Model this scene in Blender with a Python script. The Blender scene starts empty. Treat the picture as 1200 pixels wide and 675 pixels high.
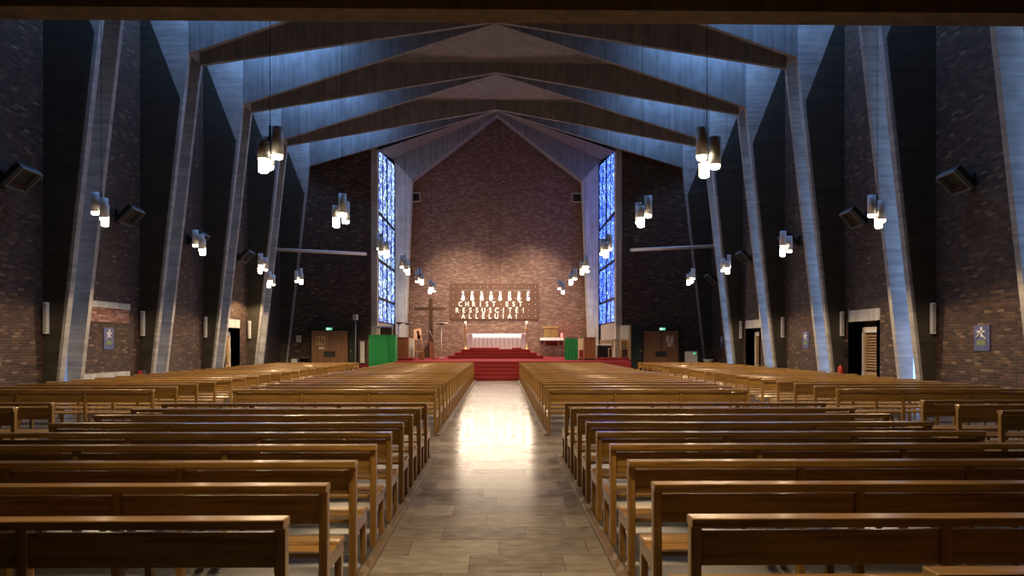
import bpy, bmesh, math, random
from mathutils import Vector, Matrix
R = random.Random(7)
PI = math.pi
S = bpy.context.scene
COL = S.collection

# ------------------------------------------------------------------ camera model
F_PX, HZ, CX, EYE = 890.0, 403.2, 0.15, 1.66
YAW = math.atan(14.5 / F_PX)

def X(px, D):
    t = (px - 600) / F_PX
    return CX + D * (t * math.cos(YAW) + math.sin(YAW)) / (math.cos(YAW) - t * math.sin(YAW))

def Z(py, D, px=585):
    dep = (X(px, D) - CX) * math.sin(YAW) + D * math.cos(YAW)
    return EYE - (py - HZ) / F_PX * dep

# ------------------------------------------------------------------ materials
def mat(name, col, rough=0.6, metal=0.0, spec=0.5, coat=0.0):
    m = bpy.data.materials.new(name); m.use_nodes = True
    b = m.node_tree.nodes['Principled BSDF']
    b.inputs['Base Color'].default_value = (*col, 1)
    b.inputs['Roughness'].default_value = rough
    b.inputs['Metallic'].default_value = metal
    b.inputs['Specular IOR Level'].default_value = spec
    b.inputs['Coat Weight'].default_value = coat
    return m

class NT:
    def __init__(s, m): s.m = m; s.t = m.node_tree; s.b = s.t.nodes['Principled BSDF']
    def n(s, kind, **kw):
        nd = s.t.nodes.new(kind)
        for k, v in kw.items(): setattr(nd, k, v)
        return nd
    def l(s, a, b): s.t.links.new(a, b)
    def math(s, op, a, b=None, c=None):
        nd = s.n('ShaderNodeMath', operation=op)
        for i, v in enumerate((a, b, c)):
            if v is None: continue
            if isinstance(v, (int, float)): nd.inputs[i].default_value = v
            else: s.l(v, nd.inputs[i])
        return nd.outputs[0]
    def ramp(s, fac, stops, interp='LINEAR'):
        r = s.n('ShaderNodeValToRGB'); r.color_ramp.interpolation = interp
        e = r.color_ramp.elements
        while len(e) < len(stops): e.new(0.5)
        for q, (p, c) in zip(e, stops): q.position = p; q.color = (*c, 1)
        s.l(fac, r.inputs[0]); return r.outputs[0]
    def bump(s, h, strength=0.3, dist=0.01):
        b = s.n('ShaderNodeBump'); b.inputs['Strength'].default_value = strength
        b.inputs['Distance'].default_value = dist
        s.l(h, b.inputs['Height']); s.l(b.outputs[0], s.b.inputs['Normal'])

def brick_mat(name, stops, mortar, rough=0.7, bw=0.235, bh=0.072, spec=0.4):
    m = mat(name, (0.1, 0.07, 0.05), rough, spec=spec); q = NT(m)
    tc = q.n('ShaderNodeTexCoord'); g = q.n('ShaderNodeNewGeometry')
    sp = q.n('ShaderNodeSeparateXYZ'); q.l(tc.outputs['Object'], sp.inputs[0])
    sn = q.n('ShaderNodeSeparateXYZ'); q.l(g.outputs['Normal'], sn.inputs[0])
    ny = q.math('GREATER_THAN', q.math('ABSOLUTE', sn.outputs[1]), 0.5)
    u = q.math('ADD', q.math('MULTIPLY', sp.outputs[0], ny), q.math('MULTIPLY', sp.outputs[1], q.math('SUBTRACT', 1.0, ny)))
    v = q.math('DIVIDE', sp.outputs[2], bh)
    row = q.math('FLOOR', v)
    half = q.math('MULTIPLY', q.math('MODULO', row, 2.0), 0.5)
    uu = q.math('ADD', q.math('DIVIDE', u, bw), half)
    ci = q.math('FLOOR', uu)
    cb = q.n('ShaderNodeCombineXYZ'); q.l(ci, cb.inputs[0]); q.l(row, cb.inputs[1])
    wn = q.n('ShaderNodeTexWhiteNoise', noise_dimensions='2D'); q.l(cb.outputs[0], wn.inputs['Vector'])
    col = q.ramp(wn.outputs['Value'], stops)
    ns = q.n('ShaderNodeTexNoise'); ns.inputs['Scale'].default_value = 14; ns.inputs['Detail'].default_value = 4
    q.l(tc.outputs['Object'], ns.inputs['Vector'])
    mx = q.n('ShaderNodeMix', data_type='RGBA', blend_type='MULTIPLY'); mx.inputs[0].default_value = 0.5
    q.l(col, mx.inputs[6]); q.l(q.ramp(ns.outputs[0], [(0.3, (0.5, 0.5, 0.5)), (0.7, (1.35, 1.3, 1.25))]), mx.inputs[7])
    fu = q.math('FRACT', uu); fv = q.math('FRACT', v)
    du = q.math('MULTIPLY', q.math('MINIMUM', fu, q.math('SUBTRACT', 1.0, fu)), bw)
    dv = q.math('MULTIPLY', q.math('MINIMUM', fv, q.math('SUBTRACT', 1.0, fv)), bh)
    d = q.math('MINIMUM', du, dv)
    mk = q.math('LESS_THAN', d, 0.006)
    m2 = q.n('ShaderNodeMix', data_type='RGBA'); q.l(mk, m2.inputs[0]); q.l(mx.outputs[2], m2.inputs[6])
    m2.inputs[7].default_value = (*mortar, 1)
    q.l(m2.outputs[2], q.b.inputs['Base Color'])
    hh = q.math('ADD', q.math('MULTIPLY', q.math('MINIMUM', q.math('DIVIDE', d, 0.012), 1.0), 1.0), q.math('MULTIPLY', wn.outputs['Value'], 0.5))
    q.bump(hh, 0.6, 0.012)
    return m

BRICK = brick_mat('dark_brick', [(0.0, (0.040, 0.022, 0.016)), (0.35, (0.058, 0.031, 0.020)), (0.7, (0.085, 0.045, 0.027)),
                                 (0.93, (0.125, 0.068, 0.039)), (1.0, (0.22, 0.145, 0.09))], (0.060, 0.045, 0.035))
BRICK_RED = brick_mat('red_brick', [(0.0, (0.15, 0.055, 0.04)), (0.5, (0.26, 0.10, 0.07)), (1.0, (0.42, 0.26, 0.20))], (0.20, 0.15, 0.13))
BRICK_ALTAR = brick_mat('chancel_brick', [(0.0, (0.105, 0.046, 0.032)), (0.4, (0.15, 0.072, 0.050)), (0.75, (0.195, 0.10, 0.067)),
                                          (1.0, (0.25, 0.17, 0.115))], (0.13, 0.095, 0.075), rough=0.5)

def concrete_mat(name, c, horizontal=False):
    m = mat(name, c, 0.75, spec=0.3); q = NT(m)
    tc = q.n('ShaderNodeTexCoord')
    mp = q.n('ShaderNodeMapping'); q.l(tc.outputs['Object'], mp.inputs[0])
    mp.inputs['Scale'].default_value = (0.6, 0.6, 9) if horizontal else (7, 7, 0.5)
    n1 = q.n('ShaderNodeTexNoise'); n1.inputs['Scale'].default_value = 1.0; n1.inputs['Detail'].default_value = 5
    q.l(mp.outputs[0], n1.inputs['Vector'])
    n2 = q.n('ShaderNodeTexNoise'); n2.inputs['Scale'].default_value = 2.2; n2.inputs['Detail'].default_value = 6
    q.l(tc.outputs['Object'], n2.inputs['Vector'])
    s = q.math('ADD', q.math('MULTIPLY', n1.outputs[0], 0.6), q.math('MULTIPLY', n2.outputs[0], 0.4))
    lo = tuple(x * 0.6 for x in c); hi = tuple(min(1, x * 1.35) for x in c)
    q.l(q.ramp(s, [(0.3, lo), (0.7, hi)]), q.b.inputs['Base Color'])
    q.bump(n1.outputs[0], 0.25, 0.01)
    return m
CONC = concrete_mat('board_marked_concrete', (0.22, 0.212, 0.205))
CONC_H = concrete_mat('leg_concrete', (0.36, 0.34, 0.32), True)
DARKCONC = concrete_mat('dark_shade_concrete', (0.05, 0.043, 0.033), True)  # fin infill tone, darkened to stand for shade on the near faces
CONC_P = concrete_mat('pale_concrete', (0.45, 0.43, 0.39))
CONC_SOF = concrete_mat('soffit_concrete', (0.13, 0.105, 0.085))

def wood_mat(name, dark, light, rough=0.3, coat=0.3, axis=0, sc=1.0):
    m = mat(name, light, rough, coat=coat); q = NT(m)
    q.b.inputs['Coat Roughness'].default_value = 0.13
    tc = q.n('ShaderNodeTexCoord'); mp = q.n('ShaderNodeMapping'); q.l(tc.outputs['Object'], mp.inputs[0])
    v = [14 * sc] * 3; v[axis] = 0.9 * sc
    mp.inputs['Scale'].default_value = v
    n = q.n('ShaderNodeTexNoise'); n.inputs['Scale'].default_value = 1.6; n.inputs['Detail'].default_value = 6; n.inputs['Distortion'].default_value = 1.2
    q.l(mp.outputs[0], n.inputs['Vector'])
    q.l(q.ramp(n.outputs[0], [(0.32, dark), (0.68, light)]), q.b.inputs['Base Color'])
    q.bump(n.outputs[0], 0.08, 0.004)
    return m
OAK = wood_mat('golden_oak', (0.235, 0.122, 0.028), (0.44, 0.25, 0.068), 0.3, 0.6, 0)
OAK_Y = wood_mat('golden_oak_rail', (0.235, 0.122, 0.028), (0.44, 0.25, 0.068), 0.3, 0.6, 1)
OAK_Z = wood_mat('golden_oak_post', (0.235, 0.122, 0.028), (0.44, 0.25, 0.068), 0.3, 0.6, 2)
DOORW = wood_mat('door_veneer', (0.16, 0.065, 0.022), (0.25, 0.11, 0.04), 0.4, 0.15, 2, 0.5)
DARKW = wood_mat('dark_wood', (0.045, 0.02, 0.01), (0.10, 0.046, 0.022), 0.45, 0.1, 2)
MIDW = wood_mat('cabinet_wood', (0.16, 0.06, 0.025), (0.27, 0.10, 0.04), 0.4, 0.1, 2)
PALEW = wood_mat('pale_wood', (0.36, 0.22, 0.10), (0.52, 0.34, 0.17), 0.45, 0.1, 2)

def tile_mat():
    m = mat('polished_stone_aisle', (0.3, 0.27, 0.22), 0.2, spec=0.22); q = NT(m)
    tc = q.n('ShaderNodeTexCoord'); sp = q.n('ShaderNodeSeparateXYZ'); q.l(tc.outputs['Object'], sp.inputs[0])
    v = q.math('DIVIDE', sp.outputs[1], 0.46); row = q.math('FLOOR', v)
    wr = q.n('ShaderNodeTexWhiteNoise', noise_dimensions='1D'); q.l(row, wr.inputs['W'])
    u = q.math('ADD', q.math('DIVIDE', sp.outputs[0], 0.72), wr.outputs['Value']); ci = q.math('FLOOR', u)
    cb = q.n('ShaderNodeCombineXYZ'); q.l(ci, cb.inputs[0]); q.l(row, cb.inputs[1])
    wn = q.n('ShaderNodeTexWhiteNoise', noise_dimensions='2D'); q.l(cb.outputs[0], wn.inputs['Vector'])
    mp = q.n('ShaderNodeMapping'); q.l(tc.outputs['Object'], mp.inputs[0]); mp.inputs['Scale'].default_value = (2.6, 6, 1)
    n = q.n('ShaderNodeTexNoise'); n.inputs['Scale'].default_value = 2.0; n.inputs['Detail'].default_value = 8; n.inputs['Roughness'].default_value = 0.65
    q.l(mp.outputs[0], n.inputs['Vector'])
    s = q.math('ADD', q.math('MULTIPLY', wn.outputs['Value'], 0.3), q.math('MULTIPLY', n.outputs[0], 0.7))
    c = q.ramp(s, [(0.25, (0.12, 0.10, 0.075)), (0.5, (0.25, 0.215, 0.165)), (0.75, (0.37, 0.33, 0.26))])
    fu, fv = q.math('FRACT', u), q.math('FRACT', v)
    d = q.math('MINIMUM', q.math('MULTIPLY', q.math('MINIMUM', fu, q.math('SUBTRACT', 1.0, fu)), 0.72),
               q.math('MULTIPLY', q.math('MINIMUM', fv, q.math('SUBTRACT', 1.0, fv)), 0.46))
    mk = q.math('LESS_THAN', d, 0.002)
    m2 = q.n('ShaderNodeMix', data_type='RGBA'); q.l(mk, m2.inputs[0]); q.l(c, m2.inputs[6]); m2.inputs[7].default_value = (0.07, 0.055, 0.04, 1)
    q.l(m2.outputs[2], q.b.inputs['Base Color'])
    q.l(q.math('ADD', q.math('MULTIPLY', n.outputs[0], 0.22), 0.095), q.b.inputs['Roughness'])
    q.bump(q.math('ADD', n.outputs[0], q.math('MULTIPLY', wn.outputs['Value'], 0.3)), 0.05, 0.004)
    return m
TILE = tile_mat()

def noise_mat(name, a, b, scale, rough=0.8, bump=0.2, spec=0.3):
    m = mat(name, a, rough, spec=spec); q = NT(m)
    tc = q.n('ShaderNodeTexCoord')
    n = q.n('ShaderNodeTexNoise'); n.inputs['Scale'].default_value = scale; n.inputs['Detail'].default_value = 5
    q.l(tc.outputs['Object'], n.inputs['Vector'])
    q.l(q.ramp(n.outputs[0], [(0.3, a), (0.7, b)]), q.b.inputs['Base Color'])
    q.bump(n.outputs[0], bump, 0.005)
    return m
FLOORM = noise_mat('dark_grey_floor', (0.055, 0.055, 0.058), (0.11, 0.105, 0.10), 5, 0.35, 0.05, 0.5)
CARPET = noise_mat('red_carpet', (0.19, 0.020, 0.022), (0.28, 0.038, 0.038), 60, 0.95, 0.4, 0.1)
CLOTH_W = noise_mat('white_altar_cloth', (0.64, 0.62, 0.70), (0.74, 0.72, 0.80), 30, 0.9, 0.1)
CLOTH_G = noise_mat('green_cloth', (0.012, 0.17, 0.045), (0.02, 0.26, 0.075), 25, 0.85, 0.1)
STEEL = noise_mat('brushed_steel', (0.70, 0.70, 0.71), (0.82, 0.82, 0.83), 60, 0.42, 0.02); NT(STEEL).b.inputs['Metallic'].default_value = 0.15
BLACK = noise_mat('black_metal', (0.012, 0.012, 0.013), (0.03, 0.03, 0.03), 20, 0.5, 0.05)
DARKG = noise_mat('dark_green_paint', (0.012, 0.018, 0.016), (0.025, 0.034, 0.03), 9, 0.5, 0.05)
WHITE = noise_mat('white_paint', (0.66, 0.64, 0.60), (0.76, 0.74, 0.70), 12, 0.5, 0.03)
CREAM = noise_mat('cream_paint', (0.62, 0.54, 0.40), (0.72, 0.63, 0.48), 12, 0.5, 0.03)
GREYM = noise_mat('grey_metal', (0.30, 0.30, 0.31), (0.42, 0.42, 0.43), 20, 0.4, 0.03)
BRASS = noise_mat('brass', (0.55, 0.36, 0.12), (0.75, 0.52, 0.2), 30, 0.3, 0.03); NT(BRASS).b.inputs['Metallic'].default_value = 0.8
WAX = noise_mat('candle_wax', (0.80, 0.74, 0.60), (0.88, 0.82, 0.70), 8, 0.5, 0.02)
BLUEP = noise_mat('blue_enamel', (0.05, 0.06, 0.16), (0.12, 0.14, 0.30), 22, 0.4, 0.05)
REDP = noise_mat('red_enamel', (0.35, 0.015, 0.012), (0.5, 0.03, 0.02), 12, 0.35, 0.03)
PAPER = noise_mat('paper', (0.62, 0.6, 0.55), (0.75, 0.73, 0.68), 10, 0.8, 0.02)
PEACH = noise_mat('painted_canvas', (0.75, 0.42, 0.30), (0.85, 0.62, 0.5), 9, 0.8, 0.02)
PANELB = noise_mat('letter_board_brown', (0.095, 0.045, 0.027), (0.125, 0.062, 0.037), 9, 0.7, 0.03)

def emit(name, col, strength, sample=True):
    m = mat(name, (0.0, 0.0, 0.0), 0.5)
    b = m.node_tree.nodes['Principled BSDF']
    b.inputs['Emission Color'].default_value = (*col, 1); b.inputs['Emission Strength'].default_value = strength
    if not sample: m.cycles.emission_sampling = 'NONE'
    return m
BULB = emit('lamp_bulb', (1.0, 0.82, 0.55), 22, True)
EXITW = emit('exit_sign_white', (0.75, 1.0, 0.9), 1.6, False)
EXITG = emit('exit_sign_green', (0.05, 0.55, 0.3), 0.9, False)
FLAMER = emit('sanctuary_lamp_glass', (1.0, 0.12, 0.10), 4, True)
GREENLED = emit('green_indicator', (0.1, 0.9, 0.3), 0.8, False)
SKY = emit('daylight_roof_glass', (0.22, 0.46, 1.0), 29.0, True)
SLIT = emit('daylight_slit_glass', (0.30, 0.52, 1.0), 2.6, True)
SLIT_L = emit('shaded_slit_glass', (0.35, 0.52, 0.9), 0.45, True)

def stained_mat(name, stops, strength):
    m = mat(name, (0.02, 0.02, 0.03), 0.2); q = NT(m)
    tc = q.n('ShaderNodeTexCoord'); mp = q.n('ShaderNodeMapping'); q.l(tc.outputs['Object'], mp.inputs[0])
    mp.inputs['Scale'].default_value = (1, 8.5, 4.6)
    vo = q.n('ShaderNodeTexVoronoi'); vo.inputs['Scale'].default_value = 1.0; q.l(mp.outputs[0], vo.inputs['Vector'])
    ve = q.n('ShaderNodeTexVoronoi', feature='DISTANCE_TO_EDGE'); ve.inputs['Scale'].default_value = 1.0; q.l(mp.outputs[0], ve.inputs['Vector'])
    sc = q.n('ShaderNodeSeparateColor'); q.l(vo.outputs['Color'], sc.inputs[0])
    c = q.ramp(sc.outputs[0], stops)
    q.l(c, q.b.inputs['Emission Color'])
    q.l(q.math('MULTIPLY', q.math('GREATER_THAN', ve.outputs['Distance'], 0.10), strength), q.b.inputs['Emission Strength'])
    return m
GLASS_L = stained_mat('stained_glass_pale', [(0.0, (0.01, 0.015, 0.12)), (0.4, (0.05, 0.08, 0.45)), (0.62, (0.18, 0.28, 0.75)), (0.82, (0.5, 0.72, 0.85)), (1.0, (0.75, 0.95, 0.75))], 3.4)
GLASS_R = stained_mat('stained_glass_blue', [(0.0, (0.006, 0.012, 0.14)), (0.4, (0.02, 0.05, 0.5)), (0.7, (0.06, 0.17, 0.85)), (0.88, (0.25, 0.5, 1.0)), (1.0, (0.6, 0.85, 1.0))], 4.6)

# ------------------------------------------------------------------ mesh helpers
class MB:
    def __init__(s): s.bm = bmesh.new()
    def poly(s, pts, mi=0):
        f = s.bm.faces.new([s.bm.verts.new(p) for p in pts]); f.material_index = mi; return s
    def box(s, x0, x1, y0, y1, z0, z1, bev=0.0, mi=0):
        if x1 < x0: x0, x1 = x1, x0
        b = bmesh.new()
        bmesh.ops.create_cube(b, size=1)
        for v in b.verts:
            v.co = Vector((x0 + (v.co.x + .5) * (x1 - x0), y0 + (v.co.y + .5) * (y1 - y0), z0 + (v.co.z + .5) * (z1 - z0)))
        if bev: bmesh.ops.bevel(b, geom=b.edges[:], offset=bev, segments=2, affect='EDGES', profile=0.5)
        return s._add(b, mi)
    def _add(s, b, mi=0, mtx=None):
        vs = {}
        for v in b.verts: vs[v] = s.bm.verts.new(mtx @ v.co if mtx else v.co)
        for f in b.faces:
            try:
                g = s.bm.faces.new([vs[v] for v in f.verts]); g.material_index = mi; g.smooth = f.smooth
            except ValueError: pass
        b.free(); return s
    def prism(s, pts, axis, a, b_, mi=0):
        """polygon in the two other axes, extruded along axis between a and b_"""
        def p3(p, t):
            if axis == 'y': return (p[0], t, p[1])
            if axis == 'x': return (t, p[0], p[1])
            return (p[0], p[1], t)
        A = [s.bm.verts.new(p3(p, a)) for p in pts]; B = [s.bm.verts.new(p3(p, b_)) for p in pts]
        n = len(pts)
        fs = [s.bm.faces.new(A), s.bm.faces.new(B[::-1])]
        for i in range(n): fs.append(s.bm.faces.new([A[i], B[i], B[(i + 1) % n], A[(i + 1) % n]]))
        for f in fs: f.material_index = mi
        return s
    def hull8(s, lo, hi, mi=0):
        """four lower and four upper corners"""
        A = [s.bm.verts.new(p) for p in lo]; B = [s.bm.verts.new(p) for p in hi]
        fs = [s.bm.faces.new(A), s.bm.faces.new(B[::-1])]
        for i in range(4): fs.append(s.bm.faces.new([A[i], B[i], B[(i + 1) % 4], A[(i + 1) % 4]]))
        for f in fs: f.material_index = mi
        return s
    def lathe(s, prof, seg=16, at=(0, 0, 0), mi=0, smooth=True):
        rings = []
        for r, z in prof:
            if r < 1e-5: rings.append([s.bm.verts.new((at[0], at[1], at[2] + z))])
            else: rings.append([s.bm.verts.new((at[0] + r * math.cos(2 * PI * i / seg), at[1] + r * math.sin(2 * PI * i / seg), at[2] + z)) for i in range(seg)])
        for a, b in zip(rings, rings[1:]):
            for i in range(seg):
                j = (i + 1) % seg
                if len(a) == 1 and len(b) == 1: continue
                if len(a) == 1: f = s.bm.faces.new([a[0], b[i], b[j]])
                elif len(b) == 1: f = s.bm.faces.new([a[i], b[0], a[j]])
                else: f = s.bm.faces.new([a[i], b[i], b[j], a[j]])
                f.smooth = smooth; f.material_index = mi
        return s
    def tube(s, p, q, r, seg=8, mi=0, r2=None):
        p, q = Vector(p), Vector(q); d = (q - p); L = d.length
        b = bmesh.new()
        bmesh.ops.create_cone(b, cap_ends=True, segments=seg, radius1=r, radius2=r if r2 is None else r2, depth=L)
        for f in b.faces: f.smooth = len(f.verts) == 4
        m = Matrix.Translation((p + q) / 2) @ d.to_track_quat('Z', 'Y').to_matrix().to_4x4()
        return s._add(b, mi, m)
    def build(s, name, mats, parent=None, loc=None):
        me = bpy.data.meshes.new(name)
        bmesh.ops.recalc_face_normals(s.bm, faces=s.bm.faces[:])
        s.bm.to_mesh(me); s.bm.free()
        for m in (mats if isinstance(mats, (list, tuple)) else [mats]): me.materials.append(m)
        o = bpy.data.objects.new(name, me); COL.objects.link(o)
        if parent is not None: o.parent = parent
        if loc is not None: o.location = loc
        return o

def tag(o, label, cat, group=None):
    o['label'] = label; o['category'] = cat
    if group: o['group'] = group
    return o
def empty(name, loc, label, cat, group=None, rz=0):
    o = bpy.data.objects.new(name, None); COL.objects.link(o); o.location = loc; o.rotation_euler = (0, 0, rz)
    o.empty_display_size = 0.2
    return tag(o, label, cat, group)
def struct(o): o['kind'] = 'structure'; return o
def copy_tree(o, parent=None):
    c = o.copy(); COL.objects.link(c)
    if parent is not None: c.parent = parent
    for ch in o.children: copy_tree(ch, c)
    return c
ORD = ['first', 'second', 'third', 'fourth', 'fifth', 'sixth', 'seventh', 'eighth', 'ninth', 'tenth', 'eleventh', 'twelfth',
       'thirteenth', 'fourteenth', 'fifteenth', 'sixteenth', 'seventeenth', 'eighteenth', 'nineteenth', 'twentieth', 'twenty-first']

# ------------------------------------------------------------------ room constants
WX = 11.43                      # side walls
DK = [14.3 + 5.2 * i for i in range(6)]   # near faces of the concrete frames
FT = 1.15                       # frame thickness along the nave
KX, KZ = 9.9, 11.05             # knee
RZ = 13.43                      # ridge of the soffit edges
TOP = 14.3
WING = 40.5                     # transverse wing walls beside the chancel
CHX = 6.36                      # half width of the chancel opening
GB = 46.4                       # gable frame
BACK = 47.5                     # chancel back wall
PZ = 0.85                       # platform height

# ------------------------------------------------------------------ floor, walls, roof
AL0, AR0 = -0.86, 1.06          # aisle edges, rear blocks
m = MB()
def slab(x0, x1, y0, y1, mi): m.poly([(x0, y0, 0), (x1, y0, 0), (x1, y1, 0), (x0, y1, 0)], mi)
for (y0, y1, l, r) in [(-3, 11.4, AL0, AR0), (13.6, 36.0, -1.0, 1.05)]:
    slab(-WX - 1, l, y0, y1, 0); slab(l, r, y0, y1, 1); slab(r, WX + 1, y0, y1, 0)
slab(-WX - 1, WX + 1, 11.4, 13.6, 1); slab(-WX - 1, WX + 1, 36.0, BACK + 0.5, 0)
struct(m.build('floor', [FLOORM, TILE]))

def side_wall(s, holes, name):
    """brick wall in the plane x = s*WX with door openings cut out of it"""
    m = MB(); t = 0.35
    ys = sorted({-3.0, WING + 0.4} | {h[0] for h in holes} | {h[1] for h in holes})
    for a, b in zip(ys, ys[1:]):
        h = [q for q in holes if q[0] <= a and q[1] >= b]
        z0 = h[0][2] if h else 0.0
        m.box(s * WX, s * (WX + t), a, b, z0, TOP)
    return struct(m.build(name, BRICK))
RDOORS = [(22.55, 24.2, 2.37), (32.85, 34.45, 2.37)]
LDOORS = [(32.3, 33.85, 2.37)]
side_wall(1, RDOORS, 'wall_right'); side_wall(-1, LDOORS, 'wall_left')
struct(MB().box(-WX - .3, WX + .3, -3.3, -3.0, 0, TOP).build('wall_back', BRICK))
for s, nm in ((-1, 'wall_wing_left'), (1, 'wall_wing_right')):
    m = MB(); a, b = sorted((s * (CHX + 0.32), s * WX))
    m.box(a, b, WING, WING + 0.4, 0, TOP)
    w = struct(m.build(nm, BRICK))
    a, b = sorted((s * CHX, s * (CHX + 0.32)))
    MB().box(a, b, WING - 0.02, WING + 0.4, 0, TOP).build('jamb', CONC_P, w)
# chancel back wall and its little vents
m = MB(); m.prism([(-6.4, 0), (6.4, 0), (6.4, 13.4), (0, 16.6), (-6.4, 13.4)], 'y', BACK, BACK + 0.3)
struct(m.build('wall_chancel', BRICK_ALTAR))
for px, lab in ((486.5, 'square dark vent in pale frame high on the chancel wall, left one'), (676, 'square dark vent in pale frame high on the chancel wall, right one')):
    x, z = X(px, BACK), Z(231.5, BACK)
    r = empty('wall_vent', (x, BACK, z - .3), lab, 'vent', 'vents high on the chancel wall')
    f = MB()
    for (a, b, c, d) in ((-.32, .32, 0, .06), (-.32, .32, .54, .6), (-.32, -.26, .06, .54), (.26, .32, .06, .54)): f.box(a, b, -.06, 0, c, d)
    f.build('frame', CONC_P, r)
    g = MB(); g.box(-.26, .26, -.015, 0, .06, .54)
    for i in range(6): g.box(-.26, .26, -.04, -.015, .09 + i * .08, .105 + i * .08)
    g.build('grille', BLACK, r)

# ceiling slab + chancel ceiling
struct(MB().box(-WX - .3, WX + .3, -3.3, 40.9, TOP, TOP + .2).build('ceiling', CONC_SOF))
R0, R1 = (0, 38.3, RZ), (0, GB + .1, 15.9)
m = MB()
for s in (-1, 1):
    A = (s * CHX, 40.3, KZ + (RZ - KZ) * (1 - CHX / KX)); A2 = (s * KX, 40.3, KZ); B = (s * CHX, GB + .1, 12.95)
    m.poly([R0, A, B]); m.poly([R0, B, R1])
struct(m.build('ceiling_chancel', CONC_SOF))

# ------------------------------------------------------------------ concrete frames
def zb(x): return KZ + (RZ - KZ) * (1 - x / KX)
def frame_leg(s, D):
    m = MB()
    full = [(WX, 0), (11.13, 0), (KX, KZ), (KX, TOP), (WX, TOP)]
    P = lambda pts: [(s * x, z) for x, z in pts]
    m.prism(P(full), 'y', D, D + .22); m.prism(P(full), 'y', D + FT - .17, D + FT)
    m.prism(P([(KX, KZ), (KX + .3, KZ + .3), (KX + .3, TOP), (KX, TOP)]), 'y', D + .22, D + FT - .17)
    return m
def plate(m, s, xa, ya, xb, yb, th, za, zb_, top):
    """vertical plate from (xa,ya) to (xb,yb), thickness th along y"""
    lo = [(s * xa, ya, za), (s * xb, yb, zb_), (s * xb, yb + th, zb_), (s * xa, ya + th, za)]
    hi = [(p[0], p[1], top) for p in lo]
    m.hull8(lo, hi)
def frame_rafter(s, D, last=False):
    m = MB(); sp = 2.02
    plate(m, s, KX, D, 0, D - sp, .17, KZ, RZ, TOP)
    if not last:
        plate(m, s, KX, D + FT - .17, 0, D + FT + sp - .17, .17, KZ, RZ, TOP)
        zw = lambda x: 13.86 - .085 * x
        lo = [(s * KX, D + .1, zw(KX)), (0, D - sp + .1, zw(0)), (0, D + FT + sp - .1, zw(0)), (s * KX, D + FT - .1, zw(KX))]
        m.hull8(lo, [(p[0], p[1], p[2] + .12) for p in lo])
    return m
FL = ['nearest the gallery', 'second from the gallery', 'third from the gallery', 'fourth from the gallery', 'fifth from the gallery', 'farthest, against the wing walls']
for i, D in enumerate(DK):
    r = empty('concrete_frame', (0, D, 0), 'raking concrete portal frame spanning the nave, ' + FL[i], 'concrete frame', 'concrete portal frames of the nave')
    for s in (-1, 1):
        o = frame_leg(s, D).build('column', CONC_H, r); o.location = (0, -D, 0)
        m = MB(); m.prism([(s * WX, 0), (s * 11.2, 0), (s * 10.16, 9.6), (s * WX, 12.9)], 'y', -.05, 0)  # dark infill over the fin; its slanted top edge imitates the eaves shadow
        m.build('infill_shade_panel', DARKCONC, r)
        o = frame_rafter(s, D, i == 5).build('rafter', CONC, r); o.location = (0, -D, 0)
# roof glazing between the rafters
SKW = 0.9
n = 1
for i in range(5):
    for s in (-1, 1):
        a0, b0 = DK[i] + FT, DK[i + 1]
        def e(x): k = max(0, 2.02 * (1 - x / KX)); return a0 + k + .05, b0 - k - .05
        x0, x1 = 6.2, 10.3
        m = MB(); z = TOP - .06
        (p0, q0), (p1, q1) = e(x0), e(x1)
        m.poly([(s * x0, max(p0, q0 - SKW), z), (s * x1, max(p1, q1 - SKW), z), (s * x1, q1, z), (s * x0, q0, z)])
        struct(m.build('window_%d' % n, SKY)); n += 1
# tall slit windows in the outer wall between the twin plates of every frame leg
for i in range(6):
    D = DK[i] + .22
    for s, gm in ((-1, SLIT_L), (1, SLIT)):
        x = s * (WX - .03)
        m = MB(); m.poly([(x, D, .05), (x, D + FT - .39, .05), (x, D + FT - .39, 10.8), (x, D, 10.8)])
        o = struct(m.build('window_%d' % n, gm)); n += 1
        f = MB(); a, b = sorted((x, x - s * .03))
        for z in (.05, 2.7, 5.4, 8.1, 10.75): f.box(a, b, D, D + FT - .39, z, z + .05)
        f.build('glazing_bars', BLACK, o)
# gable frame of the chancel
r = empty('gable_frame', (0, GB, 0), 'pointed concrete gable frame around the chancel back wall', 'concrete frame')
for s in (-1, 1):
    m = MB()
    m.prism([(s * 6.2, 0), (s * 5.68, 0), (s * 5.21, 11.67), (s * 6.2, 12.75)], 'y', 0, .9)
    m.build('column', CONC_P, r)
    m = MB()
    m.prism([(s * 5.21, 11.67), (0, 15.72), (0, 15.95), (s * 6.36, 12.9)], 'y', 0, .9)
    m.build('rafter', CONC, r)

# gallery over the camera
m = MB(); m.box(-WX, WX, -3.0, 6.72, 4.95, 5.2); m.box(-WX, WX, 6.72, 7.0, 4.62, 6.0)
struct(m.build('ceiling_gallery', concrete_mat('gallery_concrete', (0.22, 0.17, 0.11))))

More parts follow.
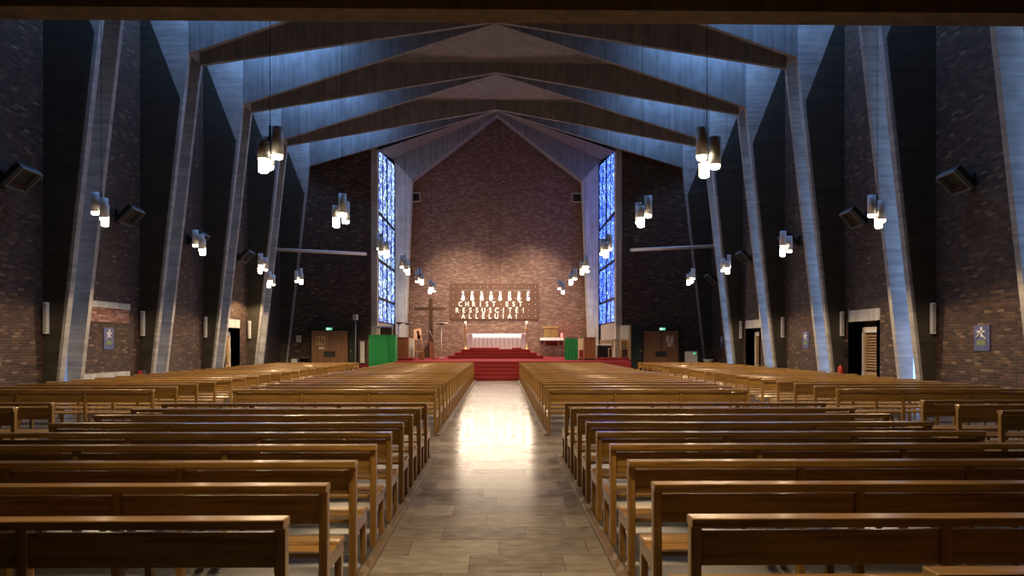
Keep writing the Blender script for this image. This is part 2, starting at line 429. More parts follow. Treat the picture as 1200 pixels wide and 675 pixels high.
# ------------------------------------------------------------------ chancel side windows
for s, gm, nm in ((-1, GLASS_L, 'left'), (1, GLASS_R, 'right')):
    x = s * (CHX + .06); y0, y1 = WING + .4, BACK
    zs = [2.9, 4.15, 6.2, 8.75, 12.35]
    root = struct(MB().poly([(x, y0, zs[0]), (x, y1, zs[0]), (x, y1, 12.8), (x, y0, 12.15)]).build('window_%d' % n, gm)); n += 1
    f = MB(); w = .1
    a, b = sorted((x - s * .07, x - s * .01))
    ym = (y0 + y1) / 2
    for z in zs[1:4]: f.box(a, b, y0, y1, z - .07, z + .07)
    f.box(a, b, y0, y1, zs[0] - .08, zs[0])
    f.box(a, b, y0, y0 + .06, zs[0], 12.1); f.box(a, b, y1 - .06, y1, zs[0], 12.7)
    f.box(a, b, ym - .06, ym + .06, zs[0], 12.6)
    for yy in ((y0 + ym) / 2, (ym + y1) / 2): f.box(a + .02, b - .01, yy - .035, yy + .035, zs[0], 12.5)
    f.build('mullions', BLACK, root)
    a, b = sorted((s * CHX, s * (CHX + .3)))
    struct(MB().box(a, b, y0, y1, 0, zs[0] - .05).build('wall_apron_' + nm, CONC_P))

# ------------------------------------------------------------------ doors in the side walls
def recess_door(k, s, D0, D1, H, width):
    dp = .42
    root = MB()
    a, b = sorted((s * WX, s * (WX + dp)))
    # far jamb, near jamb, head, back panel
    root.box(a, b, D1, D1 + .2, 0, H); root.box(a, b, D0 - .2, D0, 0, H)
    a2, b2 = sorted((s * (WX + dp), s * (WX + dp + .1)))
    root.box(a2, b2, D0 - .2, D1 + .2, 0, H)
    o = struct(root.build('door_%d' % k, BRICK))
    a, b = sorted((s * (WX - .03), s * (WX + .36)))
    MB().box(a, b, D0 - .25, D1 + .12, H, H + .36).build('lintel', CONC_P, o)
    x = s * (WX + dp); t = -s
    def bx(m, d0, d1, z0, z1, t0, t1):
        p, q = sorted((x + t * t0, x + t * t1)); m.box(p, q, d0, d1, z0, z1)
    fr = MB(); d1 = D1 - .04; d0 = d1 - width
    bx(fr, d0, d0 + .07, 0, 2.2, 0, .09); bx(fr, d1 - .07, d1, 0, 2.2, 0, .09); bx(fr, d0, d1, 2.02, 2.2, 0, .09)
    fr.build('door_frame', WHITE, o)
    lf = MB(); bx(lf, d0 + .07, d1 - .07, .02, 2.02, 0, .03)
    leaf = lf.build('door_leaf', DARKW, o)
    pn = MB(); bx(pn, d0 + .09, d1 - .09, .32, .78, .03, .045); pn.build('lower_panel', PALEW, leaf)
    sl = MB()
    for i in range(13): bx(sl, d0 + .09, d1 - .22, .86 + i * .086, .90 + i * .086, .03, .06)
    bx(sl, d1 - .22, d1 - .09, .82, 2.0, .03, .05)
    for i in range(3): bx(sl, d0 + .09, d1 - .09, .06 + i * .09, .10 + i * .09, .03, .06)
    sl.build('louvres', PALEW, leaf)
    return o
recess_door(1, 1, *RDOORS[0], 1.05); recess_door(2, 1, *RDOORS[1], 1.0); recess_door(3, -1, *LDOORS[0], 1.0)
# bricked-up opening between the left columns
m = MB(); m.box(-WX, -WX + .02, 20.65, 23.9, 2.3, 2.72); o = struct(m.build('trim_1', BRICK_RED))
MB().box(-WX, -WX + .06, 20.65, 23.9, 2.72, 2.9).build('lintel', CONC_P, o)
m = MB(); m.box(-WX, -WX + .14, 20.65, 23.7, .62, .82); o = struct(m.build('trim_2', CONC_P))
MB().box(-WX, -WX + .02, 20.65, 23.7, .3, .62).build('brick_band', BRICK_RED, o)

# ------------------------------------------------------------------ pews
L, BAY = 3.68, (3.68 - .052) / 3
def make_pew():
    r = empty('pew', (0, 0, 0), 'pew', 'pew')
    p = MB().box(-.026, .026, -.032, .032, 0, .79, .005).build('post', OAK_Z, r)
    posts = [p]
    rail = MB().box(-.02, .02, -.03, .46, .305, .384, .006).build('side_rail', OAK_Y, r)
    m = MB(); m.hull8([(-.02, .385, 0), (.02, .385, 0), (.02, .425, 0), (-.02, .425, 0)], [(-.022, .375, .305), (.022, .375, .305), (.022, .44, .305), (-.022, .44, .305)])
    leg = m.build('front_leg', OAK_Z, r)
    for i in range(4):
        x = -L / 2 + .026 + i * BAY
        for o in (p, rail, leg):
            c = o if i == 0 else o.copy()
            if i: COL.objects.link(c); c.parent = r
            c.location = (x, 0, 0)
    MB().box(-L / 2, L / 2, -.058, .052, .79, .835, .006).build('top_rail', OAK, r)
    pan = MB().box(-BAY / 2 + .027, BAY / 2 - .027, -.012, .012, .60, .768, .003).build('back_panel', OAK, r)
    for i in range(3):
        c = pan if i == 0 else pan.copy()
        if i: COL.objects.link(c); c.parent = r
        c.location = (-L / 2 + .026 + (i + .5) * BAY, 0, 0)
    MB().box(-L / 2 - .0, L / 2, .035, .235, .385, .413, .006).build('seat_board', OAK, r)
    MB().box(-L / 2 - .0, L / 2, .245, .46, .385, .416, .006).build('seat_board', OAK, r)
    return r
PEW = make_pew(); first = [True]
def put_pew(x, y, label, group, rz=0):
    o = PEW if first[0] else copy_tree(PEW)
    first[0] = False
    o.location = (x, y, 0); o.rotation_euler = (0, 0, rz); tag(o, label, 'pew', group)
RY = [3.63 + .877 * i for i in range(9)]
FY = [13.88 + 1.0 * i for i in range(21)]
for side, xe, sg in (('left', AL0, -1), ('right', AR0, 1)):
    for i, y in enumerate(RY):
        lab = 'oak pew in the rear block %s of the aisle, %s row from the camera' % (side, ORD[i])
        if i == 8: lab = 'oak pew in the rear block %s of the aisle, last before the cross passage' % side
        put_pew(xe + sg * L / 2, y, lab, 'pews in the rear block %s of the aisle' % side, R.uniform(-.003, .003))
put_pew(1.72 + L / 2, 2.75, 'oak pew at the bottom right edge, only its top rail showing', 'pews in the rear block right of the aisle')
for side, xe, sg in (('left', -1.0, -1), ('right', 1.03, 1)):
    for i, y in enumerate(FY):
        lab = 'oak pew, front block %s of the aisle, %s row beyond the cross passage' % (side, ORD[i])
        if i == 20: lab = 'oak pew nearest the altar steps in the front block %s of the aisle' % side
        put_pew(xe + sg * L / 2, y, lab, 'pews in the front block %s of the aisle' % side)
for side, xe, sg in (('left', -6.12, -1), ('right', 6.35, 1)):
    for i, y in enumerate(FY):
        lab = 'oak pew in the %s side block, %s row beyond the cross passage' % (side, ORD[i])
        if i == 20: lab = 'oak pew of the %s side block nearest the double door' % side
        put_pew(xe + sg * L / 2, y, lab, 'pews in the front %s side block' % side)
    ys = [10.78, 9.95] if side == 'left' else [11.05, 10.2, 9.32]
    for i, y in enumerate(ys):
        lab = 'oak pew in the rear %s side block, %s row back from the cross passage' % (side, ORD[i])
        put_pew(xe + sg * L / 2, y, lab, 'pews in the rear %s side block' % side)
# timber kerbs along the aisle
KERB = wood_mat('worn_kerb_wood', (0.14, 0.095, 0.055), (0.24, 0.17, 0.10), 0.45, 0.1, 1)
n_tr = 3
for (x0, x1, y0, y1) in ((AL0 + .005, AL0 + .075, 2.0, 11.25), (AR0 - .075, AR0 - .005, 1.0, 11.25), (-.99, -.93, 13.7, 34.35), (.96, 1.02, 13.7, 34.35)):
    struct(MB().box(x0, x1, y0, y1, 0, .035, .006).build('trim_%d' % n_tr, KERB)); n_tr += 1

# ------------------------------------------------------------------ pendant lamps
def light(name, kind, loc, energy, col, **kw):
    d = bpy.data.lights.new(name, kind); d.energy = energy; d.color = col
    for k, v in kw.items(): setattr(d, k, v)
    o = bpy.data.objects.new(name, d); COL.objects.link(o); o.location = loc
    return o
WARM = (1.0, 0.72, 0.42)
def make_tube(parent, x, y, zb_, r=.085, h=.41, glow=.07):
    """steel tube with its mouth at zb_ and a frosted glass cylinder showing below it"""
    t = MB(); t.lathe([(r - .006, 0), (r, 0), (r, h), (.02, h + .004), (0, h + .004)], 20)
    t.lathe([(r - .006, 0), (r - .006, h - .02), (0, h - .02)], 20)
    o = t.build('tube', STEEL, parent, (x, y, zb_))
    b = MB(); k = .074
    b.lathe([(0, -glow), (k * .7, -glow), (k * .95, -glow + .012), (k, -glow + .03), (k, .03), (.03, .08), (.03, .16), (0, .16)], 18)
    b.build('bulb', BULB, o)
    return o
def make_pendant(loc, ceil, label, rz):
    r = empty('pendant_lamp', loc, label, 'pendant lamp', 'three-tube pendant lamps', rz)
    for dz, a, hh, gl in ((.16, 0, .41, .06), (.03, 2.1, .41, .06), (.08, 4.2, .26, .20)):
        make_tube(r, .115 * math.cos(a + 2.6), .115 * math.sin(a + 2.6), dz, .085, hh, gl)
    m = MB(); m.tube((0, 0, .35), (0, 0, ceil - loc[2]), .005, 6)
    m.tube((0, 0, .1), (0, 0, .6), .016, 8)
    m.tube((0, 0, .42), (-.1, .06, .53), .008, 6)
    m.build('cable', BLACK, r)
    c = MB(); c.lathe([(0, -.06), (.05, -.06), (.07, 0), (0, 0)], 12); c.build('ceiling_rose', BLACK, r, (0, 0, ceil - loc[2]))
    return r
LZ = 4.27
PD = [11.2, 16.25, 21.9, 27.2, 32.0, 37.6]
NL = ['nearest', 'second nearest', 'third nearest', 'fourth nearest', 'fifth nearest', 'farthest']
LAMPS = []
for side, s in (('left', -1), ('right', 1)):
    for i, D in enumerate(PD):
        LAMPS.append((s * 3.22, D, 'steel three-tube pendant lamp, %s of the row above the pews %s of the aisle' % (NL[i], side), 1.0))
    for i, D in enumerate([16.1, 21.35, 26.9, 31.9]):
        nl = 'farthest' if i == 3 else NL[i]
        LAMPS.append((s * 8.22, D, 'steel three-tube pendant lamp, %s of the row along the %s brick wall' % (nl, side), 1.35))
LAMPS.append((X(317, 33.6), 33.6, 'steel pendant lamp close to the lit concrete column on the left wall', 1.6))
for i, (x, D, lab, pw) in enumerate(LAMPS):
    # ceiling height above the lamp
    make_pendant((x, D, LZ), TOP - .02, lab, R.uniform(0, 6.28))
    light('pendant_light', 'SPOT', (x, D, LZ - .30), 340 * pw, WARM, spot_size=math.radians(152), spot_blend=.25, shadow_soft_size=.09)
# row of eight single lamps over the altar
DA = 43.0
r = empty('altar_light_bar', (X(580.5, DA), DA, Z(349, DA)), 'steel bar with eight glowing lamps hanging above the altar', 'light bar')
bx = [X(p, DA) - r.location.x for p in (542.5, 553.4, 564.5, 575.4, 586.2, 597.2, 608, 619)]
m = MB(); m.box(bx[0] - .15, bx[-1] + .15, -.02, .02, .42, .46)
m.build('bar', STEEL, r)
c = MB()
for k in (3, 4): c.tube((bx[k], 0, .44), (bx[k], 0, 15.0 - r.location.z), .008, 6)
c.build('cable', BLACK, r)
for b in bx:
    make_tube(r, b, 0, 0, .075, .36, .13)
    light('altar_light', 'POINT', (r.location.x + b, DA, r.location.z - .2), 110, (1.0, .80, .58), shadow_soft_size=.09)

# ------------------------------------------------------------------ infra-red heaters on the side walls
RIM = noise_mat('dull_grey_rim', (0.13, 0.13, 0.13), (0.2, 0.2, 0.2), 20, 0.45, 0.03)
def make_heater(s, D, z, label):
    r = empty('wall_heater', (s * (WX - .02), D, z), label, 'heater', 'infra-red wall heaters')
    q = -s   # towards the nave
    ang = math.radians(45); u = Vector((q * math.cos(ang), 0, math.sin(ang))); nrm = Vector((q * math.sin(ang), 0, -math.cos(ang)))
    base = Vector((q * .25, 0, -.25)); W = .38; H = .6; T = .2
    def pt(y, a, t): return tuple(base + u * a + nrm * t + Vector((0, y, 0)))
    def slab8(m, y0, y1, a0, a1, t0, t1): m.hull8([pt(y0, a0, t0), pt(y1, a0, t0), pt(y1, a1, t0), pt(y0, a1, t0)], [pt(y0, a0, t1), pt(y1, a0, t1), pt(y1, a1, t1), pt(y0, a1, t1)])
    m = MB(); slab8(m, -W, W, 0, H, -T, -.08); m.build('body', BLACK, r)
    f = MB()
    slab8(f, -W, W, 0, .035, -.08, .02); slab8(f, -W, W, H - .035, H, -.08, .02)
    slab8(f, -W, -W + .035, .035, H - .035, -.08, .02); slab8(f, W - .035, W, .035, H - .035, -.08, .02)
    f.build('rim', RIM, r)
    e = MB()
    for a in (.1,): e.tube(pt(-W + .04, a, -.05), pt(W - .04, a, -.05), .018, 8)
    e.build('heating_element', make_heater.m, r)
    b = MB(); b.box(0, q * .04, -.1, .1, -.15, .2)
    b.tube((q * .02, 0, .05), tuple(base + u * .3 - nrm * T), .025, 8); b.tube((q * .02, 0, -.1), tuple(base + u * .1 - nrm * T), .02, 8)
    b.build('bracket', BLACK, r)
make_heater.m = noise_mat('ceramic_red', (.10, .03, .025), (.16, .05, .04), 30, .5)
for side, s in (('left', -1), ('right', 1)):
    for i in range(4 if s < 0 else 5):
        nl = ['nearest the gallery', 'second from the gallery', 'third from the gallery', 'fourth from the gallery', 'farthest and palest'][i]
        D = 17.9 + 5.25 * i
        make_heater(s, D, 5.52 if i < 4 else 5.0, 'tilted dark heater on the %s brick wall, %s' % (side, nl))

# ------------------------------------------------------------------ column loudspeakers on the frame corners
def column_speaker(s, D, z0, z1, label):
    x = s * (WX - .12)
    r = empty('column_speaker', (x, D - .1, z0), label, 'loudspeaker', 'slim column loudspeakers')
    h = z1 - z0
    MB().box(-.055, .055, -.06, .06, 0, h, .012).build('cabinet', WHITE, r)
    MB().box(-.04, .04, -.068, -.06, .04, h - .04, .002).build('grille', GREYM, r)
    a, b = sorted((s * .055, s * .12)); m = MB(); m.box(a, b, -.03, .03, .15, .2); m.box(a, b, -.03, .03, h - .2, h - .15); m.build('bracket', BLACK, r)
for s, side in ((-1, 'left'), (1, 'right')):
    for i in range(1, 5):
        column_speaker(s, DK[i] - .02, 1.92, 2.72, 'slim white column loudspeaker, %s along the %s wall' % (NL[i - 1] if i < 4 else 'farthest', side))

# ------------------------------------------------------------------ stations of the cross
def plaque(x, y, z0, z1, w, face, label, grp='stations of the cross plaques'):
    """face: +1 hangs on the left wall (faces +x), -1 on the right wall, 0 faces the nave door end"""
    r = empty('station_plaque', (x, y, z0), label, 'plaque', grp, {1: PI / 2, -1: -PI / 2, 0: 0}[face])
    h = z1 - z0
    MB().box(-w / 2, w / 2, -.03, 0, 0, h, .004).build('panel', BLUEP, r)
    m = MB(); c = h * .55
    m.box(-w * .05, w * .06, -.045, -.03, c, h * .93); m.box(-w * .28, w * .22, -.045, -.03, h * .72, h * .79)
    m.tube((w * .05, -.04, h * .62), (w * .3, -.04, h * .45), .018, 6); m.tube((-w * .1, -.04, h * .7), (-w * .32, -.04, h * .5), .016, 6)
    m.build('figure', WHITE, r)
    g = MB(); g.box(-w * .3, w * .27, -.04, -.03, h * .22, h * .42); g.build('ground', plaque.g, r)
plaque.g = noise_mat('plaque_green', (.12, .18, .08), (.22, .28, .12), 12, .6)
plaque(-WX, 22.65, 1.5, 2.14, .56, 1, 'blue station plaque with white figure on brick between the first two left columns')
plaque(-WX, 16.95, 1.45, 2.05, .56, 1, 'blue station plaque cut by the left edge of the picture')
plaque(WX, 17.55, 1.5, 2.1, .56, -1, 'blue station plaque with white cross and green ground on the nearest right wall')
plaque(WX, 27.75, 1.5, 2.12, .56, -1, 'dark blue station plaque with pale cross between the second and third right columns')
plaque(WX, 38.3, 1.5, 2.1, .5, -1, 'small dark blue station plaque on the far right wall')
plaque(-WX, 37.2, 1.5, 2.1, .5, 1, 'small dark blue station plaque on the far left wall')

# ------------------------------------------------------------------ wing walls: lobbies with double doors
def lobby(s, k, px0, px1, ytop, leaf0, leaf1, lab):
    D = WING - .75
    x0, x1 = X(px0, D), X(px1, D); zt = Z(ytop, D)
    lx0, lx1 = X(leaf0, D), X(leaf1, D); lz = Z(387.5, D)
    o = MB(); cx = (x0 + x1) / 2
    o.box(x0, lx0 - .05, D, WING, 0, zt); o.box(lx1 + .05, x1, D, WING, 0, zt); o.box(lx0 - .05, lx1 + .05, D, WING, lz + .05, zt)
    o.box(x0 - .04, x1 + .04, D - .04, WING, zt, zt + .06)
    root = struct(o.build('door_%d' % k, DARKG))
    mid = (lx0 + lx1) / 2
    for a, b in ((lx0, mid - .01), (mid + .01, lx1)):
        lf = MB().box(a, b, D + .03, D + .08, .02, lz, .004).build('door_leaf', DOORW, root)
    z0, z1 = Z(418, D), Z(411.5, D)
    MB().box(mid - .30, mid + .30, D - .02, D + .03, z0, z1, .01).build('push_plate', BLACK, root)
    hx = lx1 + .16 if s < 0 else lx0 - .12
    h = MB(); h.tube((hx, D - .05, Z(411, D)), (hx, D, Z(411, D)), .035, 10); h.build('knob', BRASS, root)
    # exit sign
    ex = X(386 if s < 0 else 776, D)
    r = empty('exit_sign', (ex, D, Z(387.3, D)), lab, 'exit sign', 'lit exit signs')
    b = MB(); b.box(-.17, .17, -.07, 0, 0, .16, .006); b.build('case', GREYM, r)
    f = MB(); f.box(-.155, .155, -.074, -.07, .012, .148); f.build('green_face', EXITG, r)
    w = MB()
    w.box(-.125, -.055, -.078, -.074, .03, .13); w.lathe([(0, -.012), (.012, 0), (0, .012)], 8, (.0, -.078, .118))
    w.hull8([(-.01, -.078, .07), (.02, -.078, .065), (.02, -.074, .065), (-.01, -.074, .07)], [(-.01, -.078, .105), (.015, -.078, .108), (.015, -.074, .108), (-.01, -.074, .105)])
    w.tube((0, -.077, .07), (-.025, -.077, .03), .006, 5); w.tube((.012, -.077, .07), (.035, -.077, .04), .006, 5); w.tube((.01, -.077, .1), (.04, -.077, .085), .005, 5)
    w.box(.07, .13, -.078, -.074, .075, .09); w.poly([(.06, -.077, .0825), (.085, -.077, .11), (.085, -.077, .055)])
    w.build('pictogram', EXITW, r)
    return D
D = lobby(-1, 4, 362, 416.5, 381.5, 364.6, 407.4, 'small lit exit sign above the left double door')
lobby(1, 5, 739.5, 797.5, 381.5, 754, 795.5, 'small lit exit sign above the right double door')
# notices on the doors and wall
def flat(name, px0, px1, y0, y1, D, mats, label, cat, t=.012, blocks=()):
    x0, x1 = X(px0, D), X(px1, D); z0, z1 = Z(y1, D), Z(y0, D)
    r = empty(name, ((x0 + x1) / 2, D, z0), label, cat)
    w, h = x1 - x0, z1 - z0
    MB().box(-w / 2, w / 2, -t, 0, 0, h).build('sheet', mats[0], r)
    if blocks:
        m = MB()
        for (a, b, c, d) in blocks: m.box(-w / 2 + a * w, -w / 2 + b * w, -t - .004, -t, c * h, d * h)
        m.build('print', mats[1], r)
    return r
DD = WING - .72
GOLDP = noise_mat('poster_ochre', (.36, .24, .08), (.55, .42, .18), 9, .7, .02)
flat('poster', 370.5, 380.5, 394, 404.3, DD, (GOLDP, DARKW), 'ochre poster on the left leaf of the left double door', 'poster', blocks=((.1, .3, .2, .9), (.45, .6, .3, .95), (.7, .9, .1, .7)))
flat('paper_notice', 373.5, 380, 406.6, 409, DD, (PAPER, GREYM), 'small white notice under the ochre poster', 'notice', blocks=((.1, .9, .4, .6),))
flat('poster', 780, 790.3, 392, 406.5, DD, (noise_mat('poster_red', (.35, .12, .08), (.5, .3, .22), 8, .7, .02), PAPER), 'reddish picture poster on the right double door', 'poster', blocks=((.1, .35, .4, .9), (.55, .85, .3, .8), (.3, .6, .05, .3)))
flat('paper_notice', 347.4, 353, 393, 401, WING, (PAPER, GREYM), 'white notice pinned to the dark brick left of the door', 'notice', blocks=((.15, .85, .7, .75), (.15, .85, .5, .55), (.15, .6, .3, .35)))
# rolled projection screens
def screen(pxa, ya, pxb, yb, Da, Db, label):
    A = Vector((X(pxa, Da), Da, Z(ya, Da, pxa))); B = Vector((X(pxb, Db), Db, Z(yb, Db, pxb)))
    z = (A.z + B.z) / 2; A.z = B.z = z
    r = empty('projection_screen', (A + B) / 2, label, 'projection screen', 'rolled projection screens')
    o = r.location; d = (B - A).normalized()
    m = MB(); m.tube(A - o, B - o, .085, 12); m.build('casing', WHITE, r)
    c = MB(); c.tube(A - o - d * .03, A - o, .095, 12); c.tube(B - o, B - o + d * .03, .095, 12); c.build('end_cap', GREYM, r)
    k = MB()
    for P_ in (A + (B - A) * .12, A + (B - A) * .88):
        k.tube(P_ - o + Vector((0, .05, .05)), Vector((P_.x, WING - .02, z + .15)) - o, .02, 6)
    k.build('bracket', BLACK, r)
screen(324, 292.5, 429, 297.5, 38.3, 40.1, 'rolled white projection screen across the left wing wall')
screen(739, 293, 836, 288.5, 40.1, 38.5, 'rolled white projection screen across the right wing wall')

# ------------------------------------------------------------------ platform and steps
PX0, PX1 = X(463, 36), X(738, 36)
m = MB(); m.box(PX0, PX1, 35.6, WING, 0, PZ, .01); m.box(-CHX + .01, CHX - .01, WING, GB - .01, 0, PZ); m.box(-5.6, 5.6, GB - .01, BACK - .01, 0, PZ)
tag(m.build('carpeted_platform', CARPET), 'raised red carpeted platform carrying the altar and chancel furniture', 'platform')
r = empty('altar_steps', (0, 34.4, 0), 'five red carpeted steps at the end of the aisle', 'steps')
for i in range(4):
    MB().box(-1.75, 1.8, i * .3, 1.2, i * .17, (i + 1) * .17, .012).build('step', CARPET, r)
r = empty('altar_dais', (X(581, 42), 41.8, PZ), 'three-tier red carpeted dais under the altar', 'dais')
for i, (w, d) in enumerate(((2.62, 0), (2.28, .3), (1.93, .6))):
    MB().box(-w, w, d, 3.4 - d * .3, i * .17, (i + 1) * .17, .012).build('step', CARPET, r)
for a, b, lab in ((465.5, 484, 'low red carpeted block at the left end of the platform'), (705, 737, 'long low red carpeted block at the right end of the platform')):
    tag(MB().box(X(a, 37.4), X(b, 37.4), 37.2, 39.0 if a > 600 else 38.0, PZ, PZ + .13, .01).build('carpeted_block', CARPET), lab, 'platform block')
# altar
DAZ = PZ + .51
ax = X(582.4, 43.2)
r = empty('altar', (ax, 43.0, DAZ), 'long altar under a white cloth hanging to the floor', 'altar')
MB().box(-1.55, 1.55, .06, .95, 0, .82, .01).build('table', DARKW, r)
m = MB(); N = 80; W = 1.68
top = [(-W + 2 * W * i / N) for i in range(N + 1)]
rows = []
for z, amp in ((.88, 0), (.87, .0), (.6, .012), (.3, .022), (.02, .03)):
    rows.append([m.bm.verts.new((x, -(amp * (1 + math.sin(x * 26)) + (.0 if z < .88 else -.03)), z)) for x in top])
for a, b in zip(rows, rows[1:]):
    for i in range(N): f = m.bm.faces.new([a[i], a[i + 1], b[i + 1], b[i]]); f.smooth = True
m.box(-W, W, 0.0, 1.0, .84, .89, .01)
m.box(-W, -W + .02, 0.0, 1.0, .02, .86); m.box(W - .02, W, 0.0, 1.0, .02, .86)
cl = m.build('altar_cloth', CLOTH_W, None, (ax, 43.0, DAZ)); tag(cl, 'white cloth with fine pleats draped over the altar', 'altar cloth')
LILAC = noise_mat('lilac_cloth', (.72, .66, .80), (.8, .75, .86), 30, .9, .05)
for sx in (-1, 1): MB().box(sx * (W - .3), sx * (W - .02), -.075, -.06, .02, .87).build('side_fall', LILAC, cl)
for a, b, lab in ((550.3, 584.8, 'long dark red cushion on the dais in front of the altar'), (600, 611.5, 'short dark red cushion on the dais in front of the altar')):
    tag(MB().box(X(a, 42.75), X(b, 42.75), 42.66, 42.86, DAZ, DAZ + .1, .03).build('floor_cushion', CARPET), lab, 'cushion')
# candlesticks
for px, side in ((545.3, 'left'), (617.3, 'right')):
    r = empty('altar_candlestick', (X(px, 42.75), 42.75, DAZ), 'tall brass floor candlestick with white candle at the %s end of the altar' % side, 'candlestick', 'altar candlesticks')
    m = MB(); m.lathe([(0, 0), (.15, 0), (.15, .03), (.03, .07), (.025, .6), (.04, .62), (.025, .65), (.025, 1.13), (.10, 1.17), (.10, 1.19), (0, 1.19)], 16); m.build('stand', BRASS, r)
    m = MB(); m.lathe([(0, 1.19), (.062, 1.19), (.062, 1.57), (.01, 1.585), (0, 1.6)], 14); m.build('candle', WAX, r)

# ------------------------------------------------------------------ letter board on the back wall
sx0, sx1 = X(527, BACK - .1), X(631.5, BACK - .1); sz0, sz1 = Z(374.2, BACK), Z(332.5, BACK)
r = empty('letter_board', ((sx0 + sx1) / 2, BACK - .02, sz0), 'brown pegged board with white letters on the brick wall behind the altar', 'sign')
w, h = sx1 - sx0, sz1 - sz0
MB().box(-w / 2, w / 2, -.07, 0, 0, h, .006).build('board', PANELB, r)
pg = MB(); st = w / 13
for i in range(13):
    for j in range(6):
        pg.lathe([(0, .03), (.022, .02), (.03, 0)], 6, (0, 0, 0))
        vs = pg.bm.verts[:] if False else None
pg.bm.free(); pg = MB()
for i in range(13):
    for j in range(6):
        x = -w / 2 + (i + .5) * st; z = h * (.09 + j * .165)
        pg.tube((x, -.10, z), (x, -.07, z), .022, 6)
pg.build('pegs', WHITE, r)
def letters(text, px_first, step, yb):
    for i, ch in enumerate(text):
        if ch == ' ': continue
        c = bpy.data.curves.new('letter', 'FONT'); c.body = ch; c.size = .43; c.extrude = .03; c.offset = .012; c.align_x = 'CENTER'
        t = bpy.data.objects.new('tmp', c); COL.objects.link(t)
        bpy.context.view_layer.update()
        me = bpy.data.meshes.new_from_object(t.evaluated_get(bpy.context.evaluated_depsgraph_get()))
        bpy.data.objects.remove(t)
        me.materials.append(WHITE); me.name = 'letter'
        for v in me.vertices: v.co.x *= .82
        o = bpy.data.objects.new('letter', me); COL.objects.link(o); o.parent = r
        o.rotation_euler = (PI / 2, 0, 0)
        o.location = (X(px_first + i * step, BACK) - r.location.x, -.12, Z(yb, BACK) - sz0)
letters('CHRIST EST', 539.6, 7.78, 359.2)
letters('RESSUSCIT\u00c9!', 535.8, 7.74, 366.4)
letters('ALL\u00c9LUIA!', 543.1, 7.75, 373.4)

# ------------------------------------------------------------------ chancel furniture, left
# standing cross
DC = 44.3
r = empty('wooden_cross', (X(505, DC), DC, PZ), 'tall dark wooden cross standing left of the altar', 'cross')
zt = Z(349.8, DC) - PZ
MB().box(-.12, .12, -.06, .06, 0, zt, .01).build('upright', DARKW, r)
MB().box(X(485.8, DC) - r.location.x, X(522.8, DC) - r.location.x, -.075, -.055, Z(364, DC) - PZ, Z(360.2, DC) - PZ).build('crossbeam', DARKW, r)
m = MB(); m.prism([(-.1, 0), (-.75, 0), (-.1, .95)], 'y', -.05, .05); m.build('brace', DARKW, r)
MB().box(-.06, .2, -.3, -.07, 0, .9, .01).build('base_block', MIDW, r)
# torchiere lamps
def torchiere(px, D, ytop, w, label, thick=.02, dark=False):
    z0 = PZ
    r = empty('floor_lamp', (X(px, D), D, z0), label, 'floor lamp', 'floor lamps with flat bowls')
    h = Z(ytop, D) - z0
    m = MB(); m.lathe([(0, 0), (.18, 0), (.18, .02), (.03, .04), (0, .04)], 16); m.build('base', GREYM, r)
    m = MB(); m.tube((0, 0, .03), (0, 0, h - .1), thick, 10); m.build('pole', WHITE, r)
    m = MB(); m.lathe([(0, h - .12), (.06, h - .12), (w * .75, h - .045), (w, h - .02)], 24); m.build('bowl', BLACK, r)
    m = MB(); m.lathe([(w, h - .02), (w + .004, h), (0, h)], 24); m.build('rim', WHITE, r)
torchiere(467.8, 42.8, 377.5, .29, 'white-topped floor lamp with thick pole behind the brown cabinet', .07)
torchiere(477.6, 43.6, 378.2, .27, 'white-topped floor lamp just right of the thick-poled one', .035)
torchiere(517.3, 43.6, 378.4, .38, 'white-topped floor lamp with thin pole right of the wooden cross')
# brown cabinet
def cabinet(name, px0, px1, y0, D, dep, m_, label, cat, z0=PZ, lip=.03):
    x0, x1 = X(px0, D), X(px1, D)
    r = empty(name, ((x0 + x1) / 2, D, z0), label, cat); w = (x1 - x0) / 2; h = Z(y0, D) - z0
    MB().box(-w + .01, w - .01, .01, dep, .06, h - .04, .006).build('body', m_, r)
    MB().box(-w, w, -.01, dep + .01, h - .04, h, .006).build('top', m_, r)
    MB().box(-w + .03, w - .03, .04, dep - .03, 0, .06).build('plinth', BLACK, r)
    return r, w, h
cabinet('lectern_cabinet', 464, 478.3, 395.2, 38.4, .45, MIDW, 'plain reddish brown cabinet on the left of the platform', 'cabinet', PZ)
cabinet('lectern_cabinet', 684.3, 698.3, 395.2, 38.4, .45, MIDW, 'plain orange brown cabinet right of the small green ambo', 'cabinet', PZ)
r, w, h = cabinet('monitor_speaker', 478.8, 485.4, 396.2, 40.2, .3, CREAM, 'cream box speaker between brown cabinet and easel', 'loudspeaker', PZ)
MB().box(-w + .03, w - .03, -.005, .012, .25, h - .1, .004).build('grille', WHITE, r)
r, w, h = cabinet('cream_cupboard', 678.2, 683.6, 396.6, 40.2, .3, CREAM, 'narrow cream cupboard between green ambo and brown cabinet', 'cupboard', PZ)
MB().box(-w + .02, w - .02, -.006, .012, .1, h * .45, .003).build('lower_door', CARPET, r)
